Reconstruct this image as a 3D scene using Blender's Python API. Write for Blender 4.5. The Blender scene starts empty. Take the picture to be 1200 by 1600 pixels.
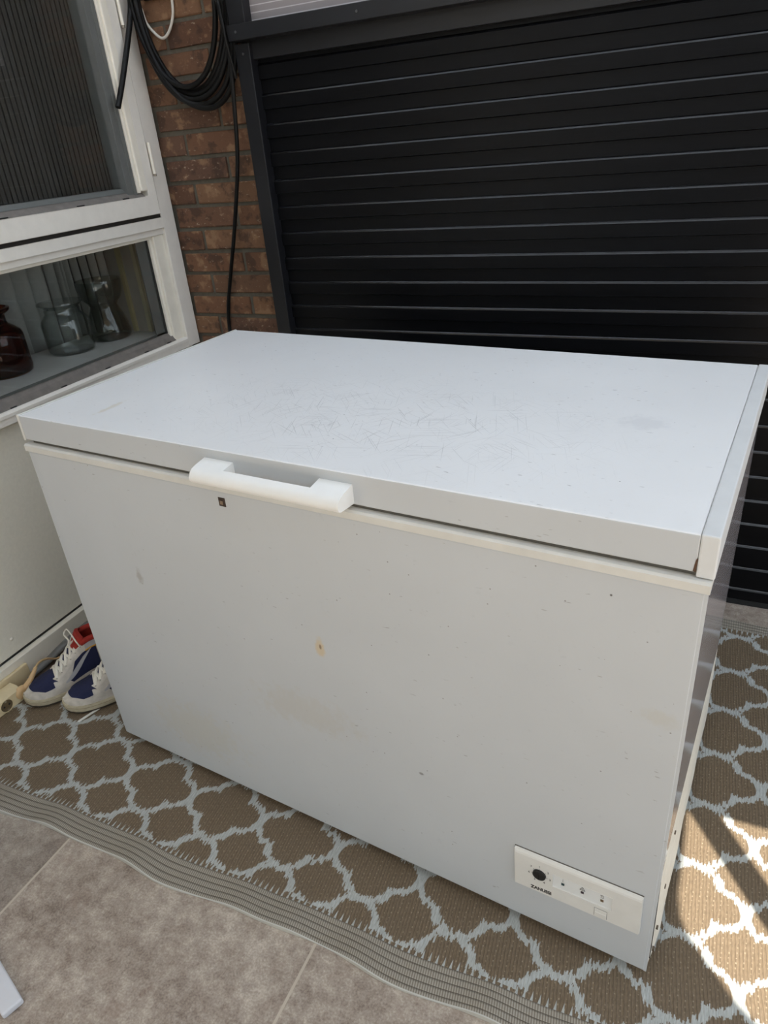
import bpy, bmesh, math, random
from mathutils import Vector, Matrix
random.seed(7)
S = bpy.context.scene
COL = S.collection
PI = math.pi

# ------------------------------------------------------------------ helpers
def lin(c):
    f = lambda x: x/12.92 if x <= .04045 else ((x+.055)/1.055)**2.4
    return tuple(f(v/255) for v in c)

class MB:
    """collects shapes into one mesh object"""
    def __init__(s): s.bm = bmesh.new()
    def box(s, x0, x1, y0, y1, z0, z1, bev=0, seg=2):
        r = bmesh.ops.create_cube(s.bm, size=1)
        vs = r['verts']
        for v in vs:
            v.co = Vector((x0+(v.co.x+.5)*(x1-x0), y0+(v.co.y+.5)*(y1-y0), z0+(v.co.z+.5)*(z1-z0)))
        if bev:
            es = list({e for v in vs for e in v.link_edges})
            bmesh.ops.bevel(s.bm, geom=es, offset=bev, segments=seg, affect='EDGES', profile=.5)
        return s
    def poly_extrude(s, pts, vec, caps=True):
        a = [s.bm.verts.new(p) for p in pts]
        b = [s.bm.verts.new(Vector(p)+Vector(vec)) for p in pts]
        n = len(pts)
        for i in range(n):
            s.bm.faces.new((a[i], a[(i+1) % n], b[(i+1) % n], b[i]))
        if caps:
            s.bm.faces.new(a[::-1]); s.bm.faces.new(b)
        return s
    def grid(s, rows, close=False):
        V = [[s.bm.verts.new(p) for p in r] for r in rows]
        for i in range(len(V)-1):
            m = len(V[i])
            for j in range(m if close else m-1):
                k = (j+1) % m
                try: s.bm.faces.new((V[i][j], V[i][k], V[i+1][k], V[i+1][j]))
                except ValueError: pass
        return V
    def tube(s, pts, r, sides=10, flat=1.0, cap=True):
        P = [Vector(p) for p in pts]
        rows = []
        up = Vector((0, 0, 1))
        for i, p in enumerate(P):
            t = (P[min(i+1, len(P)-1)]-P[max(i-1, 0)]).normalized()
            if i == 0:
                n = t.cross(up)
                if n.length < 1e-3: n = t.cross(Vector((1, 0, 0)))
                n.normalize()
            else:
                n = (n - t*n.dot(t))
                if n.length < 1e-6: n = t.cross(up)
                n.normalize()
            b = t.cross(n)
            rr = r(i/(len(P)-1)) if callable(r) else r
            rows.append([p + n*math.cos(2*PI*k/sides)*rr + b*math.sin(2*PI*k/sides)*rr*flat for k in range(sides)])
        V = s.grid(rows, close=True)
        if cap:
            s.bm.faces.new(V[0][::-1]); s.bm.faces.new(V[-1])
        return s
    def lathe(s, prof, c=(0, 0, 0), n=48, axis='z'):
        rows = []
        for r, h in prof:
            row = []
            for k in range(n):
                a = 2*PI*k/n
                if axis == 'z': p = (c[0]+r*math.cos(a), c[1]+r*math.sin(a), c[2]+h)
                elif axis == 'x': p = (c[0]+h, c[1]+r*math.cos(a), c[2]+r*math.sin(a))
                else: p = (c[0]+r*math.sin(a), c[1]+h, c[2]+r*math.cos(a))
                row.append(p)
            rows.append(row)
        s.grid(rows, close=True)
        return s
    def build(s, name, m, parent=None, smooth=None, weld=1e-6):
        bmesh.ops.remove_doubles(s.bm, verts=s.bm.verts, dist=weld)
        bmesh.ops.recalc_face_normals(s.bm, faces=s.bm.faces)
        me = bpy.data.meshes.new(name)
        s.bm.to_mesh(me); s.bm.free()
        if m: me.materials.append(m)
        if smooth is not None:
            me.polygons.foreach_set('use_smooth', [True]*len(me.polygons))
            if smooth < 180: me.set_sharp_from_angle(angle=math.radians(smooth))
        o = bpy.data.objects.new(name, me)
        COL.objects.link(o)
        if parent: o.parent = parent
        return o

def empty(name, loc=(0, 0, 0), rz=0, parent=None):
    o = bpy.data.objects.new(name, None)
    COL.objects.link(o); o.location = loc; o.rotation_euler = (0, 0, rz)
    o.empty_display_size = .05
    if parent: o.parent = parent
    return o
def tag(o, label, cat, group=None):
    o['label'] = label; o['category'] = cat
    if group: o['group'] = group
    return o
def struct(o, label=None):
    o['kind'] = 'structure'
    if label: o['label'] = label; 
    return o
def smooth_path(P, n=8):
    P = [Vector(p) for p in P]; out = []
    for i in range(len(P)-1):
        p0 = P[max(i-1, 0)]; p1 = P[i]; p2 = P[i+1]; p3 = P[min(i+2, len(P)-1)]
        for k in range(n):
            t = k/n
            out.append(.5*((2*p1)+(p2-p0)*t+(2*p0-5*p1+4*p2-p3)*t*t+(3*p1-p0-3*p2+p3)*t**3))
    out.append(P[-1]); return out

# ------------------------------------------------------------------ node helpers
class NT:
    def __init__(s, name):
        s.m = bpy.data.materials.new(name); s.m.use_nodes = True
        s.t = s.m.node_tree; s.n = s.t.nodes; s.l = s.t.links
        s.n.clear()
        s.out = s.n.new('ShaderNodeOutputMaterial')
    def put(s, sock, v):
        if isinstance(v, bpy.types.NodeSocket): s.l.new(v, sock)
        elif isinstance(v, tuple) and len(v) == 3 and sock.type == 'RGBA': sock.default_value = (*v, 1)
        else: sock.default_value = v
    def M(s, op, a, b=None, c=None, clamp=False):
        n = s.n.new('ShaderNodeMath'); n.operation = op; n.use_clamp = clamp
        s.put(n.inputs[0], a)
        if b is not None: s.put(n.inputs[1], b)
        if c is not None: s.put(n.inputs[2], c)
        return n.outputs[0]
    def coord(s, which='Object'):
        return s.n.new('ShaderNodeTexCoord').outputs[which]
    def xyz(s, v):
        n = s.n.new('ShaderNodeSeparateXYZ'); s.l.new(v, n.inputs[0]); return n.outputs
    def comb(s, x, y, z=0.0):
        n = s.n.new('ShaderNodeCombineXYZ')
        for i, q in enumerate((x, y, z)): s.put(n.inputs[i], q)
        return n.outputs[0]
    def mapping(s, v, scale=(1, 1, 1), rot=(0, 0, 0), loc=(0, 0, 0)):
        n = s.n.new('ShaderNodeMapping'); s.l.new(v, n.inputs[0])
        n.inputs['Scale'].default_value = scale; n.inputs['Rotation'].default_value = rot; n.inputs['Location'].default_value = loc
        return n.outputs[0]
    def noise(s, v, scale, detail=3, rough=.55, out=0):
        n = s.n.new('ShaderNodeTexNoise'); s.l.new(v, n.inputs['Vector'])
        n.inputs['Scale'].default_value = scale; n.inputs['Detail'].default_value = detail; n.inputs['Roughness'].default_value = rough
        return n.outputs[out]
    def voro(s, v, scale, feature='F1', out='Distance'):
        n = s.n.new('ShaderNodeTexVoronoi'); n.feature = feature; s.l.new(v, n.inputs['Vector'])
        n.inputs['Scale'].default_value = scale
        return n.outputs[out]
    def white(s, v, dim='1D'):
        n = s.n.new('ShaderNodeTexWhiteNoise'); n.noise_dimensions = dim
        s.put(n.inputs['W' if dim == '1D' else 'Vector'], v)
        return n.outputs['Value']
    def ramp(s, f, stops):
        n = s.n.new('ShaderNodeValToRGB'); s.l.new(f, n.inputs[0])
        e = n.color_ramp.elements
        while len(e) < len(stops): e.new(.5)
        for el, (p, c) in zip(e, stops):
            el.position = p; el.color = (*c, 1) if isinstance(c, tuple) else (c, c, c, 1)
        return n.outputs[0]
    def sstep(s, x, a, b):
        n = s.n.new('ShaderNodeMapRange'); n.interpolation_type = 'SMOOTHSTEP'
        s.put(n.inputs[0], x); s.put(n.inputs[1], a); s.put(n.inputs[2], b)
        n.inputs[3].default_value = 0; n.inputs[4].default_value = 1
        return n.outputs[0]
    def mix(s, f, a, b, mode='MIX'):
        n = s.n.new('ShaderNodeMix'); n.data_type = 'RGBA'; n.blend_type = mode
        s.put(n.inputs[0], f); s.put(n.inputs[6], a); s.put(n.inputs[7], b)
        return n.outputs[2]
    def bump(s, h, strength=.3, dist=.001):
        n = s.n.new('ShaderNodeBump'); s.l.new(h, n.inputs['Height'])
        n.inputs['Strength'].default_value = strength; n.inputs['Distance'].default_value = dist
        return n.outputs[0]
    def bsdf(s, color, rough=.5, metal=0, normal=None, coat=0, spec=.5, **kw):
        n = s.n.new('ShaderNodeBsdfPrincipled')
        s.put(n.inputs['Base Color'], color); s.put(n.inputs['Roughness'], rough)
        n.inputs['Metallic'].default_value = metal
        n.inputs['Specular IOR Level'].default_value = spec
        n.inputs['Coat Weight'].default_value = coat
        n.inputs['Coat Roughness'].default_value = kw.get('coat_rough', .05)
        if normal is not None: s.l.new(normal, n.inputs['Normal'])
        s.l.new(n.outputs[0], s.out.inputs[0])
        return n

def plain(name, rgb, rough=.5, var=.06, scale=30, metal=0, spec=.5, bump=0, bscale=200, coat=0):
    """painted / plastic surface with a faint uneven tone"""
    t = NT(name); c = lin(rgb); v = t.coord()
    f = t.noise(v, scale, 4)
    k = t.ramp(f, [(.3, tuple(x*(1-var) for x in c)), (.7, tuple(min(1, x*(1+var)) for x in c))])
    nrm = t.bump(t.noise(v, bscale, 2), bump, .0006) if bump else None
    t.bsdf(k, rough, metal, nrm, coat, spec)
    return t.m

def thin_glass(name, tint=(1, 1, 1), edge=None, refl=1.0, rough=0.0, ior=1.5):
    """thin glass: clear straight through, Fresnel mirror on the surface, deeper tint where the wall is seen edge-on"""
    t = NT(name)
    tr = t.n.new('ShaderNodeBsdfTransparent')
    if edge is not None:
        lw = t.n.new('ShaderNodeLayerWeight'); lw.inputs[0].default_value = .5
        t.put(tr.inputs[0], t.mix(t.M('POWER', lw.outputs['Facing'], 3.0), tint, edge))
    else: tr.inputs[0].default_value = (*tint, 1)
    gl = t.n.new('ShaderNodeBsdfGlossy'); gl.inputs['Roughness'].default_value = rough
    gl.inputs[0].default_value = (1, 1, 1, 1)
    fc = t.n.new('ShaderNodeLayerWeight'); fc.inputs[0].default_value = .5
    f0 = ((ior-1)/(ior+1))**2
    fr = t.M('ADD', f0, t.M('MULTIPLY', t.M('POWER', fc.outputs['Facing'], 5.0), 1-f0))   # Schlick, same from both sides
    mx = t.n.new('ShaderNodeMixShader')
    t.l.new(t.M('MULTIPLY', fr, refl, clamp=True), mx.inputs[0])
    t.l.new(tr.outputs[0], mx.inputs[1]); t.l.new(gl.outputs[0], mx.inputs[2])
    t.l.new(mx.outputs[0], t.out.inputs[0])
    return t.m

# ------------------------------------------------------------------ materials
def mat_freezer(name, base, top):
    """white enamelled steel with small chips, rub marks and a few stains (object space, metres)"""
    t = NT(name); v = t.coord(); X = t.xyz(v)
    b = lin(base)
    low = t.noise(v, 3.5, 3)
    c = t.ramp(low, [(.3, tuple(x*.95 for x in b)), (.7, b)])
    mott = t.noise(v, 60, 4, .6)
    c = t.mix(t.sstep(mott, .62, .8), c, tuple(x*.93 for x in b))
    # short scuffs in several directions
    region = t.noise(v, 5.0, 2)
    plane_rot = [(0, .5, .3), (0, -.35, -.7), (.2, 1.1, 1.2), (.1, -.9, 2.0)]
    for i, rz in enumerate(plane_rot):
        w = t.mapping(v, scale=(55, 55 if not top else 210, 210 if not top else 55), rot=rz, loc=(i*3.1, i*1.7, i*2.3))
        n = t.noise(w, 1.0, 1)
        msk = t.sstep(n, .755 if not top else .735, .80)
        reg = t.sstep(t.noise(t.mapping(v, loc=(i*1.3, 4.2, i)), 4.5, 2), .5, .62)
        c = t.mix(t.M('MULTIPLY', t.M('MULTIPLY', msk, reg), .42), c, lin((104, 98, 92)))
    # pin-point chips
    vd = t.voro(v, 46)
    pick = t.sstep(t.voro(v, 46, out='Color'), .66, .67)
    chip = t.M('MULTIPLY', t.M('LESS_THAN', vd, .060), t.M('GREATER_THAN', region, .47))
    chip = t.M('MULTIPLY', chip, pick)
    c = t.mix(t.M('MULTIPLY', chip, .6), c, lin((84, 76, 68)))
    if top:
        # fan of hair-fine scratches across the lid
        for i, a in enumerate((.45, .8, 1.2, 1.75, 2.3, -.3)):
            w = t.mapping(v, rot=(0, 0, a), loc=(i*.37, i*.21, 0))
            w = t.mapping(w, scale=(9, 620, 1))
            n = t.noise(w, 1.0, 0)
            cx = t.M('SUBTRACT', X[0], .72); cy = t.M('SUBTRACT', X[1], .22)
            rr = t.M('SQRT', t.M('ADD', t.M('MULTIPLY', t.M('MULTIPLY', cx, cx), .55), t.M('MULTIPLY', t.M('MULTIPLY', cy, cy), 2.2)))
            reg = t.M('SUBTRACT', 1.0, t.sstep(rr, .1, .42))
            c = t.mix(t.M('MULTIPLY', t.M('MULTIPLY', t.sstep(n, .745, .80), reg), .36), c, lin((120, 120, 118)))
        spots = [(.17, .10, .010, .05, (214, 204, 180), .5), (1.17, .33, .05, .04, (188, 190, 196), .2)]
    else:
        spots = [(.707, .541, .012, .030, (205, 186, 150), .75), (.708, .543, .003, .006, (120, 95, 66), .8),
                 (.254, .579, .012, .022, (150, 146, 138), .55), (1.285, .61, .04, .018, (188, 178, 150), .2),
                 (.90, .31, .006, .004, (95, 92, 88), .7), (.64, .36, .16, .06, (188, 182, 168), .3),
                 (1.208, .796, .003, .003, (60, 55, 50), .9), (.52, .50, .004, .0016, (60, 55, 50), .9),
                 (.30, .16, .18, .10, (196, 192, 176), .35)]
    for sx, sz, rx, rz, colr, op in spots:
        dx = t.M('DIVIDE', t.M('SUBTRACT', X[0], sx), rx)
        dz = t.M('DIVIDE', t.M('SUBTRACT', X[1 if top else 2], sz), rz)
        d = t.M('ADD', t.M('SQRT', t.M('ADD', t.M('MULTIPLY', dx, dx), t.M('MULTIPLY', dz, dz))), t.M('MULTIPLY', t.M('SUBTRACT', t.noise(v, 70, 3), .5), 1.4))
        c = t.mix(t.M('MULTIPLY', t.M('SUBTRACT', 1.0, t.sstep(d, .3, 1.0)), op), c, lin(colr))
    nrm = t.bump(t.noise(v, 260, 2), .06, .0005)
    t.bsdf(c, .34 if top else .4, 0, nrm, 0, .45)
    return t.m

def mat_rug():
    t = NT('woven_rug'); v = t.coord('UV'); X = t.xyz(v); u, w = X[0], X[1]
    M = t.M
    col = M('FLOOR', M('DIVIDE', u, .0034))
    r1 = M('SUBTRACT', t.white(col), .5)
    col2 = M('FLOOR', M('DIVIDE', u, .0017))
    r2 = M('SUBTRACT', t.white(M('ADD', col2, 77.7)), .5)
    wj = M('ADD', w, M('ADD', M('MULTIPLY', r1, .011), M('MULTIPLY', r2, .006)))
    fx = M('ABSOLUTE', M('SUBTRACT', M('FRACT', M('ADD', M('DIVIDE', u, .1953), 100.5)), .5))
    fy = M('ABSOLUTE', M('SUBTRACT', M('FRACT', M('ADD', M('DIVIDE', M('ADD', wj, .10), .1570), 100.5)), .5))
    def circ(ax, ay, r):
        dx = M('SUBTRACT', fx, ax); dy = M('SUBTRACT', fy, ay)
        return M('SUBTRACT', M('SQRT', M('ADD', M('MULTIPLY', dx, dx), M('MULTIPLY', dy, dy))), r)
    sd = M('MINIMUM', M('MINIMUM', circ(.245, 0, .25), circ(0, .245, .25)), circ(0, 0, .31))
    line = M('SUBTRACT', 1.0, t.sstep(M('ABSOLUTE', M('ADD', sd, .002)), .036, .046))
    # border bands along both ends
    vb = M('MAXIMUM', M('SUBTRACT', -.236, w), M('SUBTRACT', w, .951))    # >0 inside the band
    band = M('GREATER_THAN', vb, 0.0)
    tick = M('MULTIPLY', M('LESS_THAN', M('ABSOLUTE', M('SUBTRACT', M('FRACT', M('DIVIDE', u, .0135)), .5)),
                           M('MULTIPLY', M('ADD', vb, .017), 11.0)), M('GREATER_THAN', vb, -.017))
    line = M('MULTIPLY', line, M('LESS_THAN', vb, -.006))
    line = M('MAXIMUM', line, M('MULTIPLY', tick, M('LESS_THAN', vb, 0.0)))
    # brown weave, fine herringbone with tiny glints painted as pale dots
    weave = M('SINE', M('MULTIPLY', M('ADD', u, M('MULTIPLY', w, .12)), 2*PI/.0062))
    nz = t.noise(t.mapping(v, scale=(400, 90, 1)), 1.0, 3)
    brown = t.ramp(nz, [(.25, lin((100, 87, 70))), (.75, lin((129, 112, 91)))])
    brown = t.mix(M('MULTIPLY', t.sstep(weave, .5, .95), .6), brown, lin((86, 72, 57)))
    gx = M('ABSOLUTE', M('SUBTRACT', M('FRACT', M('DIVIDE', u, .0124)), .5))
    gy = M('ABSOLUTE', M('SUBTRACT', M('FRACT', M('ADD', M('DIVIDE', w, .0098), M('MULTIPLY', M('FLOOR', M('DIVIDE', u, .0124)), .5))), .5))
    painted_glint = M('MULTIPLY', M('LESS_THAN', gx, .09), M('LESS_THAN', gy, .16))
    brown = t.mix(M('MULTIPLY', M('MULTIPLY', painted_glint, t.white(t.comb(M('FLOOR', M('DIVIDE', u, .0124)), M('FLOOR', M('DIVIDE', w, .0049)), 0.0), '3D')), .42), brown, lin((190, 176, 150)))
    grey = t.ramp(t.noise(t.mapping(v, scale=(620, 60, 1)), 1.0, 2), [(.3, lin((158, 161, 157))), (.7, lin((190, 193, 190)))])
    rib = M('ABSOLUTE', M('SUBTRACT', M('FRACT', M('DIVIDE', vb, .0125)), .5))
    hatch = M('ABSOLUTE', M('SUBTRACT', M('FRACT', M('DIVIDE', M('ADD', u, M('MULTIPLY', w, .15)), .0046)), .5))
    bc = t.mix(M('MULTIPLY', t.sstep(hatch, .15, .4), .8), lin((164, 158, 146)), lin((108, 97, 84)))
    bc = t.mix(t.sstep(rib, .40, .47), bc, lin((92, 84, 74)))
    bc = t.mix(M('MULTIPLY', t.sstep(rib, .03, .0), .0), bc, lin((190, 188, 180)))
    bc = t.mix(t.sstep(vb, .0570, .0585), bc, lin((196, 194, 186)))
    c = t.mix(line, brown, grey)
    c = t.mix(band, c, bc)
    h = M('ADD', M('MULTIPLY', weave, .5), M('MULTIPLY', t.noise(t.mapping(v, scale=(300, 160, 1)), 1.0, 2), 1.2))
    h = M('ADD', M('MULTIPLY', h, M('SUBTRACT', 1.0, band)), M('MULTIPLY', M('MULTIPLY', t.sstep(rib, .48, .25), 3.0), band))
    t.bsdf(c, .62, 0, t.bump(h, .55, .0008), 0, .35)
    return t.m

def mat_tiles():
    t = NT('stone_tiles'); v = t.coord(); X = t.xyz(v); M = t.M
    du = M('DIVIDE', M('SUBTRACT', X[0], .0960), .6425); dv = M('DIVIDE', M('ADD', X[1], .75), .6425)
    iu, iv = M('FLOOR', du), M('FLOOR', dv)
    gu = M('ABSOLUTE', M('SUBTRACT', M('FRACT', M('ADD', du, .5)), .5)); gv = M('ABSOLUTE', M('SUBTRACT', M('FRACT', M('ADD', dv, .5)), .5))
    g = M('MINIMUM', gu, gv)
    grout = M('LESS_THAN', g, .0042)
    rnd = t.white(M('ADD', iu, M('MULTIPLY', iv, 13.7)))
    off = t.comb(M('MULTIPLY', rnd, 9.0), M('MULTIPLY', rnd, 5.0), 0.0)
    add = t.n.new('ShaderNodeVectorMath'); add.operation = 'ADD'; t.l.new(v, add.inputs[0]); t.l.new(off, add.inputs[1])
    p = add.outputs[0]
    n1 = t.noise(p, 6, 6, .65); n2 = t.noise(p, 34, 6, .7); n3 = t.noise(p, 240, 3, .6)
    f = M('ADD', M('ADD', M('MULTIPLY', n1, .34), M('MULTIPLY', n2, .40)), M('MULTIPLY', n3, .26))
    c = t.ramp(f, [(.37, lin((110, 96, 86))), (.46, lin((148, 134, 122))), (.53, lin((170, 157, 144))), (.63, lin((203, 192, 178)))])
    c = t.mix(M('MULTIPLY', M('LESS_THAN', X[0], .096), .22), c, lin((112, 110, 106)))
    c = t.mix(M('MULTIPLY', t.sstep(t.noise(p, 9, 5, .7), .55, .7), .35), c, lin((128, 104, 91)))
    c = t.mix(grout, c, lin((190, 178, 162)))
    h = M('ADD', M('MULTIPLY', n3, .5), M('MULTIPLY', t.sstep(g, .003, .008), 1.0))
    t.bsdf(c, .55, 0, t.bump(h, .25, .001), 0, .4)
    return t.m

def mat_brick():
    t = NT('old_brick'); v = t.coord(); M = t.M
    g = t.n.new('ShaderNodeNewGeometry')
    r = g.outputs['Random Per Island']
    c = t.ramp(r, [(0.0, lin((96, 70, 56))), (.3, lin((124, 90, 68))), (.6, lin((106, 80, 66))), (.8, lin((142, 106, 78))), (1.0, lin((86, 66, 58)))])
    n1 = t.noise(v, 15, 5, .6); n2 = t.noise(t.mapping(v, scale=(60, 60, 110)), 1, 5, .7)
    c = t.mix(M('MULTIPLY', t.sstep(n1, .52, .62), .72), c, lin((74, 57, 48)))
    c = t.mix(M('MULTIPLY', t.sstep(n1, .46, .36), .7), c, lin((158, 124, 94)))
    c = t.mix(M('MULTIPLY', t.sstep(n2, .60, .72), .7), c, lin((200, 178, 152)))
    c = t.mix(M('MULTIPLY', t.sstep(n2, .36, .26), .45), c, lin((56, 42, 36)))
    h = M('ADD', n2, M('MULTIPLY', t.noise(v, 300, 3), .5))
    t.bsdf(c, .85, 0, t.bump(h, .6, .003), 0, .2)
    return t.m

def mat_darkwall(edge=False):
    t = NT('anthracite_door_panel' if not edge else 'anthracite_ledge_gloss'); v = t.coord()
    n = t.noise(t.mapping(v, scale=(9, 9, 420)), 1, 3, .6)
    n2 = t.noise(v, 900, 2)
    c = t.ramp(n, [(.3, (.0022, .0025, .0034)), (.7, (.0036, .0040, .0052))])
    t.bsdf(c, .22 if edge else .38, 0, t.bump(t.M('ADD', n, t.M('MULTIPLY', n2, .3)), .08 if edge else .2, .0012), 0, .62 if edge else .17)
    return t.m

def mat_pane():
    t = NT('ribbed_translucent_sheet'); v = t.coord(); X = t.xyz(v)
    s = t.M('ABSOLUTE', t.M('SUBTRACT', t.M('FRACT', t.M('DIVIDE', X[2], .0165)), .5))
    c = t.mix(t.sstep(s, .40, .46), lin((178, 170, 168)), lin((232, 228, 226)))
    tl = t.n.new('ShaderNodeBsdfTranslucent'); t.l.new(c, tl.inputs[0])
    df = t.n.new('ShaderNodeBsdfPrincipled'); t.l.new(c, df.inputs['Base Color']); df.inputs['Roughness'].default_value = .4
    mx = t.n.new('ShaderNodeMixShader'); mx.inputs[0].default_value = .5
    t.l.new(tl.outputs[0], mx.inputs[1]); t.l.new(df.outputs[0], mx.inputs[2]); t.l.new(mx.outputs[0], t.out.inputs[0])
    return t.m

def mat_translucent(name, rgb, k):
    t = NT(name); v = t.coord(); c = lin(rgb)
    cc = t.ramp(t.noise(v, 4, 2), [(.3, tuple(x*.96 for x in c)), (.7, c)])
    tl = t.n.new('ShaderNodeBsdfTranslucent'); t.l.new(cc, tl.inputs[0])
    df = t.n.new('ShaderNodeBsdfPrincipled'); t.l.new(cc, df.inputs['Base Color']); df.inputs['Roughness'].default_value = .5
    mx = t.n.new('ShaderNodeMixShader'); mx.inputs[0].default_value = 1-k
    t.l.new(tl.outputs[0], mx.inputs[1]); t.l.new(df.outputs[0], mx.inputs[2]); t.l.new(mx.outputs[0], t.out.inputs[0])
    return t.m

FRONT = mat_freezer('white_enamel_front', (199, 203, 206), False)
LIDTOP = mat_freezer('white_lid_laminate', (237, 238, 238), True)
CREAM = plain('yellowed_white_plastic', (214, 213, 207), .42, .04)
WHITEP = plain('white_plastic', (240, 240, 237), .38, .02, bump=.05, bscale=900)
CONSOLE = plain('console_plastic', (222, 221, 216), .4, .03)
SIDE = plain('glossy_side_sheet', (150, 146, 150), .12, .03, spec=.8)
SKIRT = plain('dull_white_skirt', (226, 221, 208), .55, .08, scale=60, bump=.3, bscale=120)
BLACKP = plain('black_plastic', (20, 19, 19), .4)
DARKGAP = plain('dark_rubber', (96, 92, 84), .6)
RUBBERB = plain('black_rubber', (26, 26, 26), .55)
INK = plain('black_print', (28, 26, 26), .6)
GREYINK = plain('grey_print', (120, 116, 112), .6)
RUG = mat_rug(); TILES = mat_tiles(); BRICK = mat_brick(); DOOR = mat_darkwall(); PANE = mat_pane()
MORTAR = plain('grey_mortar', (98, 92, 80), .9, .15, 60, bump=.6, bscale=150)
FRAMEW = plain('cream_white_paint', (236, 231, 221), .4, .03)
FRAMEW2 = plain('cream_bead_paint', (241, 235, 220), .4, .03)
PANELB = plain('beige_wall_panel', (236, 231, 215), .6, .03, 120, bump=.15, bscale=400)
BLACKM = plain('black_powder_coat', (22, 23, 27), .42, .06)
GASKET = plain('grey_window_gasket', (104, 106, 103), .5, .06)
WEATHER = plain('weathered_grey_seal', (118, 112, 106), .75, .15, 40, bump=.3)
GLASSW = thin_glass('window_glass', (.95, .96, .955), refl=1.2)
HOSE = plain('black_cable_sheath', (11, 11, 11), .5, .05, spec=.3)
WIREW = plain('white_wire_sheath', (224, 218, 206), .5)

# ------------------------------------------------------------------ freezer (turned 5.2 degrees in the room)
TH = math.radians(5.2)
fz = empty('chest_freezer', (0, 0, 0), -TH)
tag(fz, 'large white scuffed chest freezer standing on the patterned rug', 'freezer')
ZB, ZT, LB, W, D = .026, .904, .851, 1.325, .687
BY = -.007
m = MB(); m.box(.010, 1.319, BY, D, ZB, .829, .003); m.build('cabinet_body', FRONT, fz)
# rim moulding under the lid with a drip lip
m = MB()
m.poly_extrude([(.006, BY-.002, .829), (.006, BY-.002, .841), (.006, BY+.001, .844), (.006, D, .844), (.006, D, .829)], (1.317, 0, 0))
o = m.build('rim_moulding', CREAM, fz)
m = MB(); m.box(.02, 1.305, .006, D-.01, .843, .853); m.build('lid_gasket', DARKGAP, fz)
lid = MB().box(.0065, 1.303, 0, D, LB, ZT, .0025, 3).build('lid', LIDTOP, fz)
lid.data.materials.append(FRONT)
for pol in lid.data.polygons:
    if pol.normal.y < -.8: pol.material_index = 1  # lid front takes the darker coat, putting its dimmer light into colour
m = MB(); m.box(0, .0062, -.001, D+.001, LB-.002, ZT+.0012, .0012); o = m.build('lid_end_cap', CREAM, lid); o['label'] = 'yellowed end cap of the lid'
m = MB(); m.box(1.3034, W, -.001, D+.001, LB-.006, ZT+.0012, .0022); m.build('lid_end_cap', plain('end_cap_white', (217, 219, 219), .42, .03), lid)
m = MB(); m.poly_extrude([(1.2995, -.0006, .853), (1.3033, -.0006, .852), (1.3033, -.0006, .872), (1.3015, -.0006, .869), (1.3005, -.0006, .862)], (0, .001, 0))
m.build('chipped_spot', plain('bare_brown_chip', (92, 66, 48), .8), lid)
# handle: two mounting blocks joined by a grip bar
hp = [(0, .8535), (0, .8865), (-.025, .8825), (-.034, .8800), (-.040, .8755), (-.0440, .8690), (-.0445, .8630), (-.0420, .8585), (-.0365, .8565)]
bp = [(-.026, .8565), (-.026, .8825), (-.034, .8800), (-.040, .8755), (-.0440, .8690), (-.0445, .8630), (-.0420, .8585), (-.0365, .8565)]
m = MB()
for prof, a, b in ((hp, .5140, .5780), (bp, .5780, .7535), (hp, .7535, .8145)):
    m.poly_extrude([(a, y, z) for y, z in prof], (b-a, 0, 0))
bmesh.ops.remove_doubles(m.bm, verts=m.bm.verts, dist=1e-5)
hd = m.build('handle', WHITEP, lid, 35); hd['label'] = 'white plastic lid handle'
bv = hd.modifiers.new('soft', 'BEVEL'); bv.width = .0012; bv.segments = 2; bv.limit_method = 'ANGLE'; bv.angle_limit = math.radians(50)
# lock opening
lk = MB()
for a, b, c, d in ((.5330, .5478, .7995, .8005), (.5330, .5478, .8155, .8165), (.5330, .5340, .8005, .8155), (.5468, .5478, .8005, .8155)):
    lk.box(a, b, BY-.0008, BY+.0005, c, d)
lk.box(.5335, .5473, BY-.0006, BY+.0004, .8000, .8160)
lk = lk.build('lock_opening', plain('dark_brown_recess', (58, 45, 36), .8, .3, 300), fz)
MB().box(.5355, .5425, BY-.0012, BY-.0004, .8030, .8100).build('lock_tab', plain('dull_tan_metal', (132, 112, 92), .6, .2, 400), lk)

# control console low on the front
cp = empty('control_panel', (1.0835, BY, .1265), 0, fz); cp.rotation_euler = (0, -math.radians(.9), 0)
CW, CH, CT = .2175, .0955, .0065
def conbox(x0, x1, z0, z1, y0, y1, bev=0): return MB().box(x0, x1, y0, y1, z0, z1, bev)
m = MB()
# body with a real window opening: four strips around the recess
wx0, wx1, wz0, wz1 = .0690, .1715, .0315, .0660
zt2 = CH-.0105
for a, b, c, d in ((.0, wx0, 0, zt2), (wx1, CW, 0, zt2), (wx0, wx1, 0, wz0), (wx0, wx1, wz1, zt2)):
    m.box(a, b, -CT, 0, c, d)
m.poly_extrude([(0, 0, zt2), (0, -CT, zt2), (0, -CT+.001, zt2+.004), (0, -CT+.0035, CH-.002), (0, 0, CH)], (CW, 0, 0))
for x0, x1 in ((-.0012, 0), (CW, CW+.0012)): m.box(x0, x1, -CT+.0016, 0, .001, CH-.002)
con = m.build('console_face', CONSOLE, cp)
MB().box(-.0014, CW+.0014, -.0012, .0005, CH-.0012, CH+.0007).build('console_gap', DARKGAP, cp)
win = MB().box(wx0, wx1, -.0046, -.0030, wz0, wz1).build('display_window', plain('display_white', (226, 228, 227), .3, .02), cp)
m = MB()
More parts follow.
